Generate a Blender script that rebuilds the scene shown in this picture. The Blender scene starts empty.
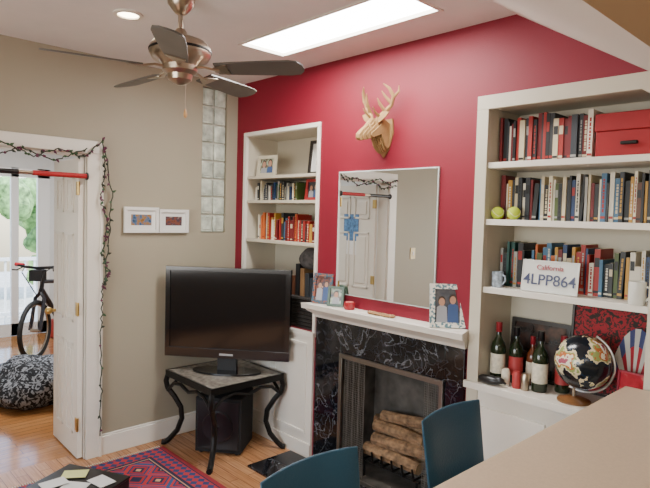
import bpy, math, random
import numpy as np
from mathutils import Matrix, Vector, noise
random.seed(7)
D=bpy.data
# ------------------------------------------------------------ materials
def srgb(h):
    h=h.lstrip('#'); c=[int(h[i:i+2],16)/255 for i in (0,2,4)]
    return tuple([(x/12.92 if x<=.04045 else ((x+.055)/1.055)**2.4) for x in c]+[1])
MC={}
def nt(name):
    m=D.materials.new(name); m.use_nodes=True; n=m.node_tree.nodes; l=m.node_tree.links
    return m,n,l,n['Principled BSDF']
def mat(name,col,rough=.5,metal=0,var=.0,scale=8,bump=0,bscale=60,emit=0,trans=0,alpha=1,coat=0):
    if name in MC: return MC[name]
    if isinstance(col,str): col=srgb(col)
    m,n,l,b=nt(name)
    b.inputs['Base Color'].default_value=col; b.inputs['Roughness'].default_value=rough
    b.inputs['Metallic'].default_value=metal
    b.inputs['Transmission Weight'].default_value=trans
    b.inputs['Coat Weight'].default_value=coat
    if emit:
        b.inputs['Emission Color'].default_value=col; b.inputs['Emission Strength'].default_value=emit
    tc=n.new('ShaderNodeTexCoord')
    if var:
        t=n.new('ShaderNodeTexNoise'); t.inputs['Scale'].default_value=scale; t.inputs['Detail'].default_value=4
        l.new(tc.outputs['Object'],t.inputs['Vector'])
        r=n.new('ShaderNodeValToRGB'); r.color_ramp.elements[0].position=.3; r.color_ramp.elements[1].position=.7
        r.color_ramp.elements[0].color=tuple([x*(1-var) for x in col[:3]]+[1]); r.color_ramp.elements[1].color=tuple([min(1,x*(1+var)) for x in col[:3]]+[1])
        l.new(t.outputs['Fac'],r.inputs['Fac']); l.new(r.outputs['Color'],b.inputs['Base Color'])
    if bump:
        t=n.new('ShaderNodeTexNoise'); t.inputs['Scale'].default_value=bscale; l.new(tc.outputs['Object'],t.inputs['Vector'])
        bp=n.new('ShaderNodeBump'); bp.inputs['Strength'].default_value=bump; bp.inputs['Distance'].default_value=.01
        l.new(t.outputs['Fac'],bp.inputs['Height']); l.new(bp.outputs['Normal'],b.inputs['Normal'])
    MC[name]=m; return m
def ramp(n,stops,interp='LINEAR'):
    r=n.new('ShaderNodeValToRGB'); cr=r.color_ramp; cr.interpolation=interp
    while len(cr.elements)>1: cr.elements.remove(cr.elements[-1])
    cr.elements[0].position=stops[0][0]; cr.elements[0].color=srgb(stops[0][1])
    for p,c in stops[1:]:
        e=cr.elements.new(p); e.color=srgb(c)
    return r
def photo_mat(name,cols,scale=9,seed=0):
    m,n,l,b=nt(name); tc=n.new('ShaderNodeTexCoord'); mp=n.new('ShaderNodeMapping'); mp.inputs['Location'].default_value=(seed*3.1,seed*1.7,seed)
    l.new(tc.outputs['Object'],mp.inputs['Vector'])
    t=n.new('ShaderNodeTexNoise'); t.inputs['Scale'].default_value=scale; t.inputs['Detail'].default_value=3; l.new(mp.outputs[0],t.inputs['Vector'])
    k=len(cols); r=ramp(n,[(.28+.44*i/(k-1),c) for i,c in enumerate(cols)]); l.new(t.outputs['Fac'],r.inputs['Fac']); l.new(r.outputs['Color'],b.inputs['Base Color'])
    b.inputs['Roughness'].default_value=.25
    return m
def floor_mat(name,c1,c2,mortar,rot,rough=.25,pw=.07):
    m,n,l,b=nt(name); tc=n.new('ShaderNodeTexCoord'); mp=n.new('ShaderNodeMapping'); mp.inputs['Rotation'].default_value=(0,0,rot)
    l.new(tc.outputs['Object'],mp.inputs['Vector'])
    br=n.new('ShaderNodeTexBrick'); br.inputs['Scale'].default_value=1; br.inputs['Brick Width'].default_value=.9; br.inputs['Row Height'].default_value=pw
    br.inputs['Mortar Size'].default_value=.0018; br.inputs['Color1'].default_value=srgb(c1); br.inputs['Color2'].default_value=srgb(c2); br.inputs['Mortar'].default_value=srgb(mortar); br.offset=.37
    l.new(mp.outputs[0],br.inputs['Vector'])
    mp2=n.new('ShaderNodeMapping'); mp2.inputs['Scale'].default_value=(2,35,1); l.new(mp.outputs[0],mp2.inputs['Vector'])
    t=n.new('ShaderNodeTexNoise'); t.inputs['Scale'].default_value=2.5; t.inputs['Detail'].default_value=5; l.new(mp2.outputs[0],t.inputs['Vector'])
    r=ramp(n,[(.3,'#a08a7a'),(.7,'#ffffff')]); l.new(t.outputs['Fac'],r.inputs['Fac'])
    mx=n.new('ShaderNodeMix'); mx.data_type='RGBA'; mx.blend_type='MULTIPLY'; mx.inputs[0].default_value=.6
    l.new(br.outputs['Color'],mx.inputs[6]); l.new(r.outputs['Color'],mx.inputs[7]); l.new(mx.outputs[2],b.inputs['Base Color'])
    b.inputs['Roughness'].default_value=rough
    return m
def marble_mat():
    m,n,l,b=nt('black_marble'); tc=n.new('ShaderNodeTexCoord')
    t=n.new('ShaderNodeTexNoise'); t.inputs['Scale'].default_value=3.8; t.inputs['Detail'].default_value=8; t.inputs['Distortion'].default_value=1.0; l.new(tc.outputs['Object'],t.inputs['Vector'])
    r=ramp(n,[(0,'#07080b'),(.490,'#090a0e'),(.498,'#6e7278'),(.505,'#101116'),(1,'#07070a')]); l.new(t.outputs['Fac'],r.inputs['Fac'])
    t2=n.new('ShaderNodeTexNoise'); t2.inputs['Scale'].default_value=11; t2.inputs['Detail'].default_value=6; t2.inputs['Distortion'].default_value=1.0; l.new(tc.outputs['Object'],t2.inputs['Vector'])
    r2=ramp(n,[(0,'#000000'),(.48,'#000000'),(.5,'#303238'),(.52,'#000000')]); l.new(t2.outputs['Fac'],r2.inputs['Fac'])
    mx=n.new('ShaderNodeMix'); mx.data_type='RGBA'; mx.blend_type='ADD'; mx.inputs[0].default_value=1
    l.new(r.outputs['Color'],mx.inputs[6]); l.new(r2.outputs['Color'],mx.inputs[7]); l.new(mx.outputs[2],b.inputs['Base Color'])
    b.inputs['Roughness'].default_value=.08; return m
def rug_mat():
    m,n,l,b=nt('kilim_rug'); tc=n.new('ShaderNodeTexCoord')
    mp=n.new('ShaderNodeMapping'); l.new(tc.outputs['Object'],mp.inputs['Vector']); mp.inputs['Rotation'].default_value=(0,0,.785)
    v=n.new('ShaderNodeTexVoronoi'); v.distance='CHEBYCHEV'; v.inputs['Scale'].default_value=6.5; v.inputs['Randomness'].default_value=.25; l.new(mp.outputs[0],v.inputs['Vector'])
    r=ramp(n,[(0,'#c8a878'),(.1,'#1c2747'),(.2,'#a5262c'),(.3,'#2d3d66'),(.38,'#b83234'),(.47,'#34507c'),(.6,'#8c1a22')],'CONSTANT'); l.new(v.outputs['Distance'],r.inputs['Fac'])
    sx=n.new('ShaderNodeSeparateXYZ'); l.new(tc.outputs['Generated'],sx.inputs[0])
    def edge(o,s):
        a=n.new('ShaderNodeMath'); a.operation='SUBTRACT'; l.new(o,a.inputs[0]); a.inputs[1].default_value=.5
        c=n.new('ShaderNodeMath'); c.operation='ABSOLUTE'; l.new(a.outputs[0],c.inputs[0])
        d=n.new('ShaderNodeMath'); d.operation='SUBTRACT'; d.inputs[0].default_value=.5; l.new(c.outputs[0],d.inputs[1])
        e=n.new('ShaderNodeMath'); e.operation='MULTIPLY'; l.new(d.outputs[0],e.inputs[0]); e.inputs[1].default_value=s; return e.outputs[0]
    mi=n.new('ShaderNodeMath'); mi.operation='MINIMUM'; l.new(edge(sx.outputs[0],1.9),mi.inputs[0]); l.new(edge(sx.outputs[1],1.5),mi.inputs[1])
    ck=n.new('ShaderNodeTexChecker'); ck.inputs['Scale'].default_value=26; ck.inputs['Color1'].default_value=srgb('#a83034'); ck.inputs['Color2'].default_value=srgb('#2a3a66'); l.new(mp.outputs[0],ck.inputs['Vector'])
    rb=ramp(n,[(0,'#000000'),(.035,'#ffffff'),(.13,'#000000')],'CONSTANT'); l.new(mi.outputs[0],rb.inputs['Fac'])
    rc=ramp(n,[(0,'#882028'),(.025,'#1a2240'),(.15,'#b09070'),(.16,'#1a2240')],'CONSTANT'); l.new(mi.outputs[0],rc.inputs['Fac'])
    mx=n.new('ShaderNodeMix'); mx.data_type='RGBA'; l.new(rb.outputs['Color'],mx.inputs[0]); l.new(rc.outputs['Color'],mx.inputs[6]); l.new(ck.outputs['Color'],mx.inputs[7])
    gt=n.new('ShaderNodeMath'); gt.operation='GREATER_THAN'; l.new(mi.outputs[0],gt.inputs[0]); gt.inputs[1].default_value=.17
    m2=n.new('ShaderNodeMix'); m2.data_type='RGBA'; l.new(gt.outputs[0],m2.inputs[0]); l.new(mx.outputs[2],m2.inputs[6]); l.new(r.outputs['Color'],m2.inputs[7])
    l.new(m2.outputs[2],b.inputs['Base Color']); b.inputs['Roughness'].default_value=.95
    return m
def pattern_mat(name,c1,c2,scale,thr=.5):
    m,n,l,b=nt(name); tc=n.new('ShaderNodeTexCoord'); v=n.new('ShaderNodeTexNoise'); v.inputs['Scale'].default_value=scale; v.inputs['Distortion'].default_value=2; l.new(tc.outputs['Object'],v.inputs['Vector'])
    r=ramp(n,[(thr-.02,c1),(thr+.02,c2)]); l.new(v.outputs['Fac'],r.inputs['Fac']); l.new(r.outputs['Color'],b.inputs['Base Color']); b.inputs['Roughness'].default_value=.9
    return m
RED=mat('crimson_paint',(.19,.0010,.015,1),.6,var=.03,scale=2,bump=.08,bscale=180)
BEIGE=mat('beige_paint',(.335,.298,.218,1),.6,var=.02,scale=2,bump=.08,bscale=180)
CEIL=mat('ceiling_paint',(.74,.72,.70,1),.8,var=.02,bump=.05,bscale=150)
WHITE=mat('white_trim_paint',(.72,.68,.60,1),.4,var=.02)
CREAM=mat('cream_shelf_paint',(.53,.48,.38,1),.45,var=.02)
FARW=mat('far_room_paint',(.72,.74,.74,1),.6,var=.02)
FLOOR=floor_mat('oak_floor','#c4946a','#b58258','#6a4428',0)
MARBLE=marble_mat()
BLACK=mat('black_plastic',(.006,.006,.007,1),.3)
BMET=mat('black_iron',(.012,.011,.01,1),.45,metal=.6)
NICK=mat('brushed_nickel',(.42,.35,.27,1),.28,metal=1)
BRASS=mat('brass',(.6,.42,.15,1),.3,metal=1)
BLADE=mat('fan_blade_grey',(.095,.087,.075,1),.4,var=.15,scale=6)
CARD=mat('cardboard',(.31,.18,.065,1),.85,var=.12,scale=30)
# ------------------------------------------------------------ mesh builder
class M:
    def __init__(s): s.v=[];s.f=[];s.m=[];s.mats=[]; s.T=Matrix.Identity(4)
    def mi(s,m):
        if m not in s.mats: s.mats.append(m)
        return s.mats.index(m)
    def add(s,vs,fs,m,T=None):
        X=s.T@T if T is not None else s.T
        o=len(s.v); s.v+=[tuple(X@Vector(p)) for p in vs]; k=s.mi(m)
        for f in fs: s.f.append(tuple(o+i for i in f)); s.m.append(k)
    def box(s,a,b,m,T=None):
        x0,y0,z0=[min(a[i],b[i]) for i in range(3)];x1,y1,z1=[max(a[i],b[i]) for i in range(3)]
        vs=[(x0,y0,z0),(x1,y0,z0),(x1,y1,z0),(x0,y1,z0),(x0,y0,z1),(x1,y0,z1),(x1,y1,z1),(x0,y1,z1)]
        s.add(vs,[(0,3,2,1),(4,5,6,7),(0,1,5,4),(1,2,6,5),(2,3,7,6),(3,0,4,7)],m,T)
    def lathe(s,prof,m,c=(0,0,0),seg=24,T=None,cap=True):
        vs=[];fs=[]
        for r,z in prof:
            for i in range(seg):
                a=2*math.pi*i/seg; vs.append((c[0]+r*math.cos(a),c[1]+r*math.sin(a),c[2]+z))
        for j in range(len(prof)-1):
            for i in range(seg):
                k=(i+1)%seg; fs.append((j*seg+i,j*seg+k,(j+1)*seg+k,(j+1)*seg+i))
        if cap:
            fs.append(tuple(range(seg))[::-1]); fs.append(tuple((len(prof)-1)*seg+i for i in range(seg)))
        s.add(vs,fs,m,T)
    def cyl(s,a,b,r,m,seg=12,r2=None,T=None): s.tube([a,b],[r,r if r2 is None else r2],m,seg,T)
    def tube(s,pts,r,m,seg=8,T=None,closed=False,flat=1.0):
        pts=[Vector(p) for p in pts]; n=len(pts)
        if not isinstance(r,(list,tuple)): r=[r]*n
        vs=[];fs=[];up=None
        for i,p in enumerate(pts):
            if closed: t=pts[(i+1)%n]-pts[i-1]
            else: t=pts[min(i+1,n-1)]-pts[max(i-1,0)]
            t.normalize()
            if up is None:
                up=Vector((0,0,1)) if abs(t.z)<.9 else Vector((1,0,0))
            e=t.cross(up); e.normalize(); up=e.cross(t); up.normalize()
            for j in range(seg):
                a=2*math.pi*j/seg; vs.append(tuple(p+e*math.cos(a)*r[i]+up*math.sin(a)*r[i]*flat))
        for i in range(n if closed else n-1):
            i2=(i+1)%n
            for j in range(seg):
                k=(j+1)%seg; fs.append((i*seg+j,i*seg+k,i2*seg+k,i2*seg+j))
        if not closed:
            fs.append(tuple(range(seg))[::-1]); fs.append(tuple((n-1)*seg+j for j in range(seg)))
        s.add(vs,fs,m,T)
    def prism(s,poly,d,m,T=None):
        n=len(poly); d=Vector(d); vs=[tuple(Vector(p)) for p in poly]+[tuple(Vector(p)+d) for p in poly]
        fs=[tuple(range(n))[::-1],tuple(range(n,2*n))]+[(i,(i+1)%n,n+(i+1)%n,n+i) for i in range(n)]
        s.add(vs,fs,m,T)
    def sphere(s,c,r,m,seg=20,rings=12,T=None,fn=None):
        if not isinstance(r,(list,tuple)): r=(r,r,r)
        vs=[(c[0],c[1],c[2]-r[2])];fs=[]
        for j in range(1,rings):
            ph=-math.pi/2+math.pi*j/rings
            for i in range(seg):
                a=2*math.pi*i/seg; vs.append((c[0]+r[0]*math.cos(ph)*math.cos(a),c[1]+r[1]*math.cos(ph)*math.sin(a),c[2]+r[2]*math.sin(ph)))
        vs.append((c[0],c[1],c[2]+r[2]))
        if fn: vs=[fn(Vector(p)) for p in vs]
        for i in range(seg): fs.append((0,1+(i+1)%seg,1+i))
        for j in range(rings-2):
            for i in range(seg):
                k=(i+1)%seg; a=1+j*seg; fs.append((a+i,a+k,a+seg+k,a+seg+i))
        a=1+(rings-2)*seg; t=len(vs)-1
        for i in range(seg): fs.append((a+i,a+(i+1)%seg,t))
        s.add(vs,fs,m,T)
    def done(s,name,bevel=0,smooth=True,parent=None,loc=None):
        me=D.meshes.new(name)
        if loc is None and s.v:
            a=np.array(s.v); loc=((a[:,0].min()+a[:,0].max())/2,(a[:,1].min()+a[:,1].max())/2,a[:,2].min())
        me.from_pydata([(p[0]-loc[0],p[1]-loc[1],p[2]-loc[2]) for p in s.v],[],s.f)
        for m in s.mats: me.materials.append(m)
        me.polygons.foreach_set('material_index',s.m); me.update()
        if smooth:
            me.polygons.foreach_set('use_smooth',[True]*len(me.polygons)); me.set_sharp_from_angle(angle=math.radians(38))
        o=D.objects.new(name,me); bpy.context.collection.objects.link(o); o.location=loc
        if bevel:
            b=o.modifiers.new('bevel','BEVEL'); b.width=bevel; b.segments=2; b.limit_method='ANGLE'; b.angle_limit=math.radians(50)
        if parent: o.parent=parent
        return o
def TR(x,y,z,rz=0,rx=0,ry=0):
    return Matrix.Translation((x,y,z))@Matrix.Rotation(rz,4,'Z')@Matrix.Rotation(ry,4,'Y')@Matrix.Rotation(rx,4,'X')
# ------------------------------------------------------------ room shell
H=2.7; XR=5.0; YB=-4.6
w=M()  # left wall with doorway & glass-block opening
DO=(-1.92,-1.185,2.055)
w.box((-.12,YB,0),(0,DO[0],H),BEIGE); w.box((-.12,DO[0],DO[2]),(0,DO[1],H),BEIGE)
w.box((-.12,DO[1],0),(0,-.32,H),BEIGE); w.box((-.12,-.32,0),(0,-.10,1.53),BEIGE); w.box((-.12,-.32,2.64),(0,-.10,H),BEIGE); w.box((-.12,-.10,0),(0,1.4,H),BEIGE)
w.done('wall_left',loc=(0,0,0),smooth=False)
w=M() # red wall
N=(.12,.97,.88,2.30); FB=(1.25,2.05,.80); BC=(2.22,3.06,.84,2.29); TH=.34
def rb(x0,x1,z0,z1): w.box((x0,0,z0),(x1,TH,z1),RED)
rb(0,N[0],0,H); rb(N[0],N[1],N[3],H); rb(N[0],N[1],0,N[2]-.0); rb(N[1],FB[0],0,H); rb(FB[0],FB[1],FB[2],H); rb(FB[1],BC[0],0,H)
rb(BC[0],BC[1],BC[3],H); rb(BC[0],BC[1],0,BC[2]-.03); rb(BC[1],XR,0,H)
w.box((0,TH,0),(XR,TH+.05,H),RED)
w.done('wall_back',loc=(0,0,0),smooth=False)
w=M(); w.box((XR,YB,0),(XR+.1,TH,H),BEIGE); w.done('wall_right',smooth=False)
w=M(); w.box((-.12,YB-.1,0),(.9,YB,H),BEIGE); w.box((3.7,YB-.1,0),(XR,YB,H),BEIGE); w.box((.9,YB-.1,0),(3.7,YB,.8),BEIGE); w.box((.9,YB-.1,2.3),(3.7,YB,H),BEIGE); w.done('wall_front',smooth=False)
w=M()
for a in (.9,1.8,2.7,3.62): w.box((a,YB-.08,.8),(a+.08,YB-.02,2.3),WHITE)
w.box((.9,YB-.08,.8),(3.7,YB-.02,.88),WHITE); w.box((.9,YB-.08,2.22),(3.7,YB-.02,2.3),WHITE); w.done('window_1',smooth=False)
w=M(); w.box((-.12,YB,-.1),(XR,TH,0),FLOOR); w.done('floor',loc=(0,0,0),smooth=False)
SK=(.93,2.13,-.63,-.30); XS=2.37; XE=3.31; ZE=2.12
w=M()
w.box((-.12,YB,H),(SK[0],TH,H+.1),CEIL); w.box((SK[1],YB,H),(XS,TH,H+.1),CEIL); w.box((SK[0],YB,H),(SK[1],SK[2],H+.1),CEIL); w.box((SK[0],SK[3],H),(SK[1],TH,H+.1),CEIL)
w.prism([(XS,0,H),(XE,0,ZE),(XE,0,ZE+.1),(XS,0,H+.1)],(0,YB,0),mat('slope_paint',(.72,.68,.62,1),.8))
w.box((XE,YB,ZE),(XR,0,ZE+.1),mat('tan_soffit_paint',(.42,.32,.18,1),.8))
w.done('ceiling',loc=(0,0,0),smooth=False)
w=M()
w.box((SK[0],SK[2],H+.015),(SK[1],SK[3],H+.03),mat('skylight_diffuser',(1,.98,.96,1),.5,emit=22))
for a,b in (((SK[0]-.012,SK[2]-.012),(SK[0]+.006,SK[3]+.012)),((SK[1]-.006,SK[2]-.012),(SK[1]+.012,SK[3]+.012)),((SK[0],SK[2]-.012),(SK[1],SK[2]+.006)),((SK[0],SK[3]-.006),(SK[1],SK[3]+.012))):
    w.box((a[0],a[1],H-.006),(b[0],b[1],H+.02),WHITE)
w.done('skylight',smooth=False)
w=M(); w.lathe([(.075,0),(.075,-.008),(.055,-.01),(.052,.0)],WHITE,(.91,-1.32,H),cap=False); w.lathe([(.0,-.003),(.053,-.003),(.053,-.001)],mat('recessed_bulb',(1,.85,.6,1),.5,emit=14),(.91,-1.32,H),cap=False)
w.done('recessed_light')
# ---- far room
FX=-4.3
w=M(); w.box((FX,-3.2,-.1),(-.12,1.4,0),floor_mat('far_floor','#c08a58','#b07a48','#6a4020',1.5708,.12)); w.done('floor_far_room',loc=(0,0,0),smooth=False)
w=M(); w.box((FX,-3.2,H),(-.12,1.4,H+.1),FARW); w.done('ceiling_far_room',smooth=False)
w=M(); w.box((FX-.1,-3.3,0),(-.12,-3.2,H),FARW); w.done('wall_far_left',smooth=False)
w=M(); w.box((FX-.1,1.4,0),(-.0,1.5,H),FARW); w.done('wall_far_right',smooth=False)
w=M(); w.box((FX-.1,-3.2,0),(FX,-1.9,H),FARW); w.box((FX-.1,-.05,0),(FX,1.4,H),FARW); w.box((FX-.1,-1.9,2.2),(FX,-.05,H),FARW); w.done('wall_far_end',smooth=False)
w=M()
W2=mat('window_frame_white',(.85,.86,.86,1),.4)
for a,b in ((-1.9,-1.8),(-1.42,-1.32),(-.98,-.84),(-.52,-.43),(-.20,-.05)): w.box((FX-.07,a,0),(FX-.01,b,2.2),W2)
w.box((FX-.07,-1.9,2.08),(FX-.01,-.05,2.2),W2); w.box((FX-.07,-1.9,0),(FX-.01,-.05,.16),W2)
for z in (.8,1.45): w.box((FX-.05,-1.9,z),(FX-.03,-.84,z+.025),W2)
w.done('window_2',smooth=False)
w=M(); w.box((-14,-9,-.25),(FX-.1,9,-.15),mat('patio_ground',(.55,.54,.5,1),.9,var=.2)); w.done('patio_ground',smooth=False)
GR=mat('foliage_green',(.22,.38,.13,1),.8,var=.7,scale=9,bump=.6,bscale=20)
w=M()
for i in range(30):
    c=(-8.6+random.uniform(-.8,.8),random.uniform(-1.6,2.6),random.uniform(0.2,2.1)); r=random.uniform(.22,.42)
    sd=random.random()*50
    w.sphere(c,r,GR,14,10,fn=lambda p,c=c,sd=sd: tuple(Vector(c)+(p-Vector(c))*(1+.5*noise.noise(p*3.5+Vector((sd,0,0))))))
w.tube([(-8.6,.2,-.15),(-8.5,.25,1.2),(-8.6,.1,2.2)],[.1,.08,.05],mat('bark',(.12,.08,.05,1),.9))
w.done('garden_tree')
w=M()
for z in (.0,.85): w.box((-5.95,-3,z),(-5.88,3,z+.05),W2)
y=-3
while y<3: w.box((-5.93,y,-.15),(-5.90,y+.025,.85),W2); y+=.14
w.done('porch_railing',smooth=False)
# ---- glass block window
w=M()
GB=mat('glass_block',(.50,.54,.46,1),.08,trans=.0,bump=.6,bscale=35,var=.35,scale=14); MORT=mat('mortar',(.52,.50,.43,1),.8)
w.box((-.10,-.32,1.53),(-.03,-.10,2.64),MORT)
nb=8; hh=(2.64-1.53)/nb
for i in range(nb):
    for j in range(2):
        y0=-.32+.11*j+.006; z0=1.53+hh*i+.006
        w.box((-.105,y0,z0),(-.012,y0+.098,z0+hh-.012),GB)
        w.box((-.02,y0+.014,z0+.014),(-.006,y0+.084,z0+hh-.026),GB)
w.done('glass_block_window',bevel=.006)
# ---- trims
w=M()
w.box((0,DO[1]-.000,0),(.022,DO[1]+.10,2.05),WHITE); w.box((0,DO[0]-.105,0),(.022,DO[0]+.005,2.05),WHITE); w.box((0,DO[0]-.105,2.05),(.026,DO[1]+.10,2.135),WHITE)
w.box((.0,DO[1]+.082,0),(.032,DO[1]+.102,2.045),WHITE)
w.box((-.13,DO[1]-.006,0),(-.001,DO[1]+.0,2.03),WHITE); w.box((-.13,DO[0],0),(-.001,DO[0]+.015,2.03),WHITE); w.box((-.13,DO[0],2.035),(-.001,DO[1],2.055),WHITE)
w.done('trim_1',bevel=.004)
w=M(); w.box((0,DO[1]+.102,0),(.018,-.0,.13),WHITE); w.box((0,DO[1]+.102,.13),(.01,0,.145),WHITE); w.box((0,YB,0),(.018,DO[0]-.105,.14),WHITE); w.done('baseboard_left',bevel=.003)
# ---- doors (two panelled leaves, opened into the far room)
def door(name,flip,x,y,ang,L):
    w=M(); t=.036; X=TR(x,y,0,ang)
    w.T=X
    w.box((-L,-t/2,.01),(0,t/2,2.02),WHITE)
    for sgn in (-1,1):
        for xa,xb in ((-L+.08,-L/2-.03),(-L/2+.03,-.08)):
            for za,zb in ((.16,.78),(.92,1.52),(1.66,1.90)):
                y0=sgn*t/2
                for (a,b,c,d) in ((xa,xb,za,za+.02),(xa,xb,zb-.02,zb),(xa,xa+.02,za,zb),(xb-.02,xb,za,zb)):
                    w.box((a,y0-sgn*.002,c),(b,y0+sgn*.008,d),WHITE)
                w.box((xa+.045,y0-sgn*.002,za+.05),(xb-.045,y0+sgn*.007,zb-.05),WHITE)
    for z in (.24,1.02,1.82):
        w.cyl((.004,flip*t/2,z-.045),(.004,flip*t/2,z+.045),.009,BRASS); w.box((-.04,flip*(t/2-.001),z-.045),(.002,flip*(t/2+.003),z+.045),BRASS)
    for sgn in (-1,1):
        w.cyl((-L+.06,sgn*t/2,.95),(-L+.06,sgn*(t/2+.04),.95),.011,BRASS); w.sphere((-L+.06,sgn*(t/2+.05),.95),.026,BRASS,14,8)
    return w.done(name,bevel=.003)
door('door_1',-1,-.016,-1.214,math.radians(-2),.52); door('door_2',1,-.13,-1.883,0,.66)
w=M(); w.T=TR(-.47,-1.864,1.42); w.box((-.11,0,0),(.11,.004,.29),mat('calendar_blue',(.08,.20,.4,1),.4,var=.6,scale=30)); w.box((-.11,0,-.15),(.11,.003,.0),mat('paper',(.8,.8,.78,1),.7)); w.done('wall_calendar',smooth=False)
w=M(); w.box((0,-2.39,1.24),(.008,-2.31,1.36),mat('switch_plate_yellow',(.75,.6,.3,1),.4)); w.box((.008,-2.36,1.28),(.016,-2.34,1.32),WHITE); w.done('light_switch')
# pull-up bar
w=M(); RB=mat('red_foam',(.38,.012,.015,1),.6)
bx=.022
w.cyl((bx,-1.195,1.90),(bx,-1.52,1.90),.016,RB); w.cyl((bx,-1.52,1.90),(bx,-1.60,1.90),.013,NICK); w.cyl((bx,-1.60,1.90),(bx,-1.91,1.90),.016,BLACK)
w.cyl((bx,-1.187,1.90),(bx,-1.195,1.9),.026,BLACK); w.cyl((bx,-1.91,1.90),(bx,-1.915,1.9),.026,BLACK)
w.done('pull_up_bar')
# string lights
w=M(); WIRE=mat('wire_green',(.02,.03,.015,1),.6); LEAF=mat('string_light_bulb_dark',(.10,.02,.05,1),.4); LF2=mat('string_leaf',(.03,.08,.03,1),.5)
def string(pts,n,dr=.018):
    P=[]
    for i in range(len(pts)-1):
        a=Vector(pts[i]);b=Vector(pts[i+1]); k=10
        for j in range(k):
            q=a.lerp(b,j/k); P.append(q+Vector((random.uniform(0,.01),random.uniform(-1,1)*.008,random.uniform(-1,1)*.006)))
    P.append(Vector(pts[-1])); w.tube(P,.004,WIRE,5)
    for i in range(n):
        q=P[int((i+.5)*len(P)/n)]; d=Vector((random.uniform(.2,1),random.uniform(-1,1),random.uniform(-1,.6))).normalized()
        w.tube([q,q+d*dr*.5,q+d*dr*1.4],[.004,.009,.002],random.choice([LEAF,LF2,WIRE]),6)
string([(.04,-1.98,2.08),(.045,-1.85,2.02),(.045,-1.7,2.07),(.045,-1.52,2.0),(.045,-1.38,2.06),(.045,-1.22,2.02),(.045,-1.10,2.14)],40)
string([(.04,-1.98,2.02),(.045,-1.75,1.97),(.045,-1.6,2.05),(.045,-1.4,1.98),(.045,-1.2,2.08)],20)
string([(.045,-1.10,2.14),(.045,-1.08,1.95),(.045,-1.11,1.75),(.04,-1.06,1.6),(.045,-1.10,1.4),(.045,-1.05,1.27),(.045,-1.09,1.18)],46)
string([(.045,-1.09,2.1),(.03,-1.03,1.8),(.02,-1.04,1.5),(.03,-1.07,1.22)],16)
string([(.045,-1.09,1.2),(.04,-1.10,.9),(.04,-1.095,.5),(.04,-1.10,.15)],10)
w.done('string_lights')
# ------------------------------------------------------------ niche (left of fireplace)
w=M()
x0,x1,z0,z1=N
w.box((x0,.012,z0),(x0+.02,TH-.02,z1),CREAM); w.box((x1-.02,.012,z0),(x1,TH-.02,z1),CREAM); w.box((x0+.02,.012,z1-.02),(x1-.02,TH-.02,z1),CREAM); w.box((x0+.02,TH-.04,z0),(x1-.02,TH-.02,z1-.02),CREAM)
w.box((x0-.015,-.012,z0),(x0+.02,.012,z1-.016),WHITE); w.box((x1-.015,-.012,z0),(x1+.012,.012,z1-.016),WHITE); w.box((x0-.015,-.012,z1-.015),(x1+.012,.012,z1+.015),WHITE)
for z in (1.975,1.79,1.49): w.box((x0+.025,.0,z-.022),(x1-.021,TH-.041,z),CREAM)
w.box((x0-.03,-.03,z0-.03),(x1+.015,TH-.02,z0-.001),WHITE)
w.box((x0-.02,-.02,.1),(x1+.005,0,z0-.031),WHITE); w.box((x0-.02,-.03,0),(x1+.005,0,.099),WHITE)
for a in (.16,.56): 
    for (p,q,r_,s_) in ((a,a+.36,.16,.18),(a,a+.36,.78,.80),(a,a+.02,.181,.779),(a+.34,a+.36,.181,.779)): w.box((p,-.028,r_),(q,-.018,s_),WHITE)
w.done('niche_shelf_unit',bevel=.0015)
# ------------------------------------------------------------ right bookcase
w=M(); x0,x1,z0,z1=BC
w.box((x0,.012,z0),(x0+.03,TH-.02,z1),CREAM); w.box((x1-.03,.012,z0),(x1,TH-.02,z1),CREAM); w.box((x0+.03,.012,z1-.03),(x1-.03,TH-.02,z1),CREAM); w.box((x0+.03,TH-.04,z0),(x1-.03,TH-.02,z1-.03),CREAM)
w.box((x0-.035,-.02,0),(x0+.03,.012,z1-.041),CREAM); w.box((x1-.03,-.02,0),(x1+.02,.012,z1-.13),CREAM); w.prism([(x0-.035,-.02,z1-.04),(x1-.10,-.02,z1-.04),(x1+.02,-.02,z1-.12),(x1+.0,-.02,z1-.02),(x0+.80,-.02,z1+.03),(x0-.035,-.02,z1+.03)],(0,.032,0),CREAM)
for z in (1.98,1.69,1.34): w.box((x0+.031,-.005,z-.03),(x1-.031,TH-.041,z),WHITE)
w.box((x0+.031,-.045,z0-.035),(x1,TH-.05,z0),WHITE); w.box((x0-.04,-.045,z0-.035),(x0+.031,-.021,z0),WHITE)
w.box((x0+.031,-.015,0),(x1-.031,.0,z0-.036),WHITE)
for a in (x0+.05,x0+.43):
    w.box((a,-.03,.12),(a+.35,-.012,.72),WHITE); w.sphere((a+.32,-.045,.6),.012,NICK,10,6)
w.done('built_in_bookcase',bevel=.0015)
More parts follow.
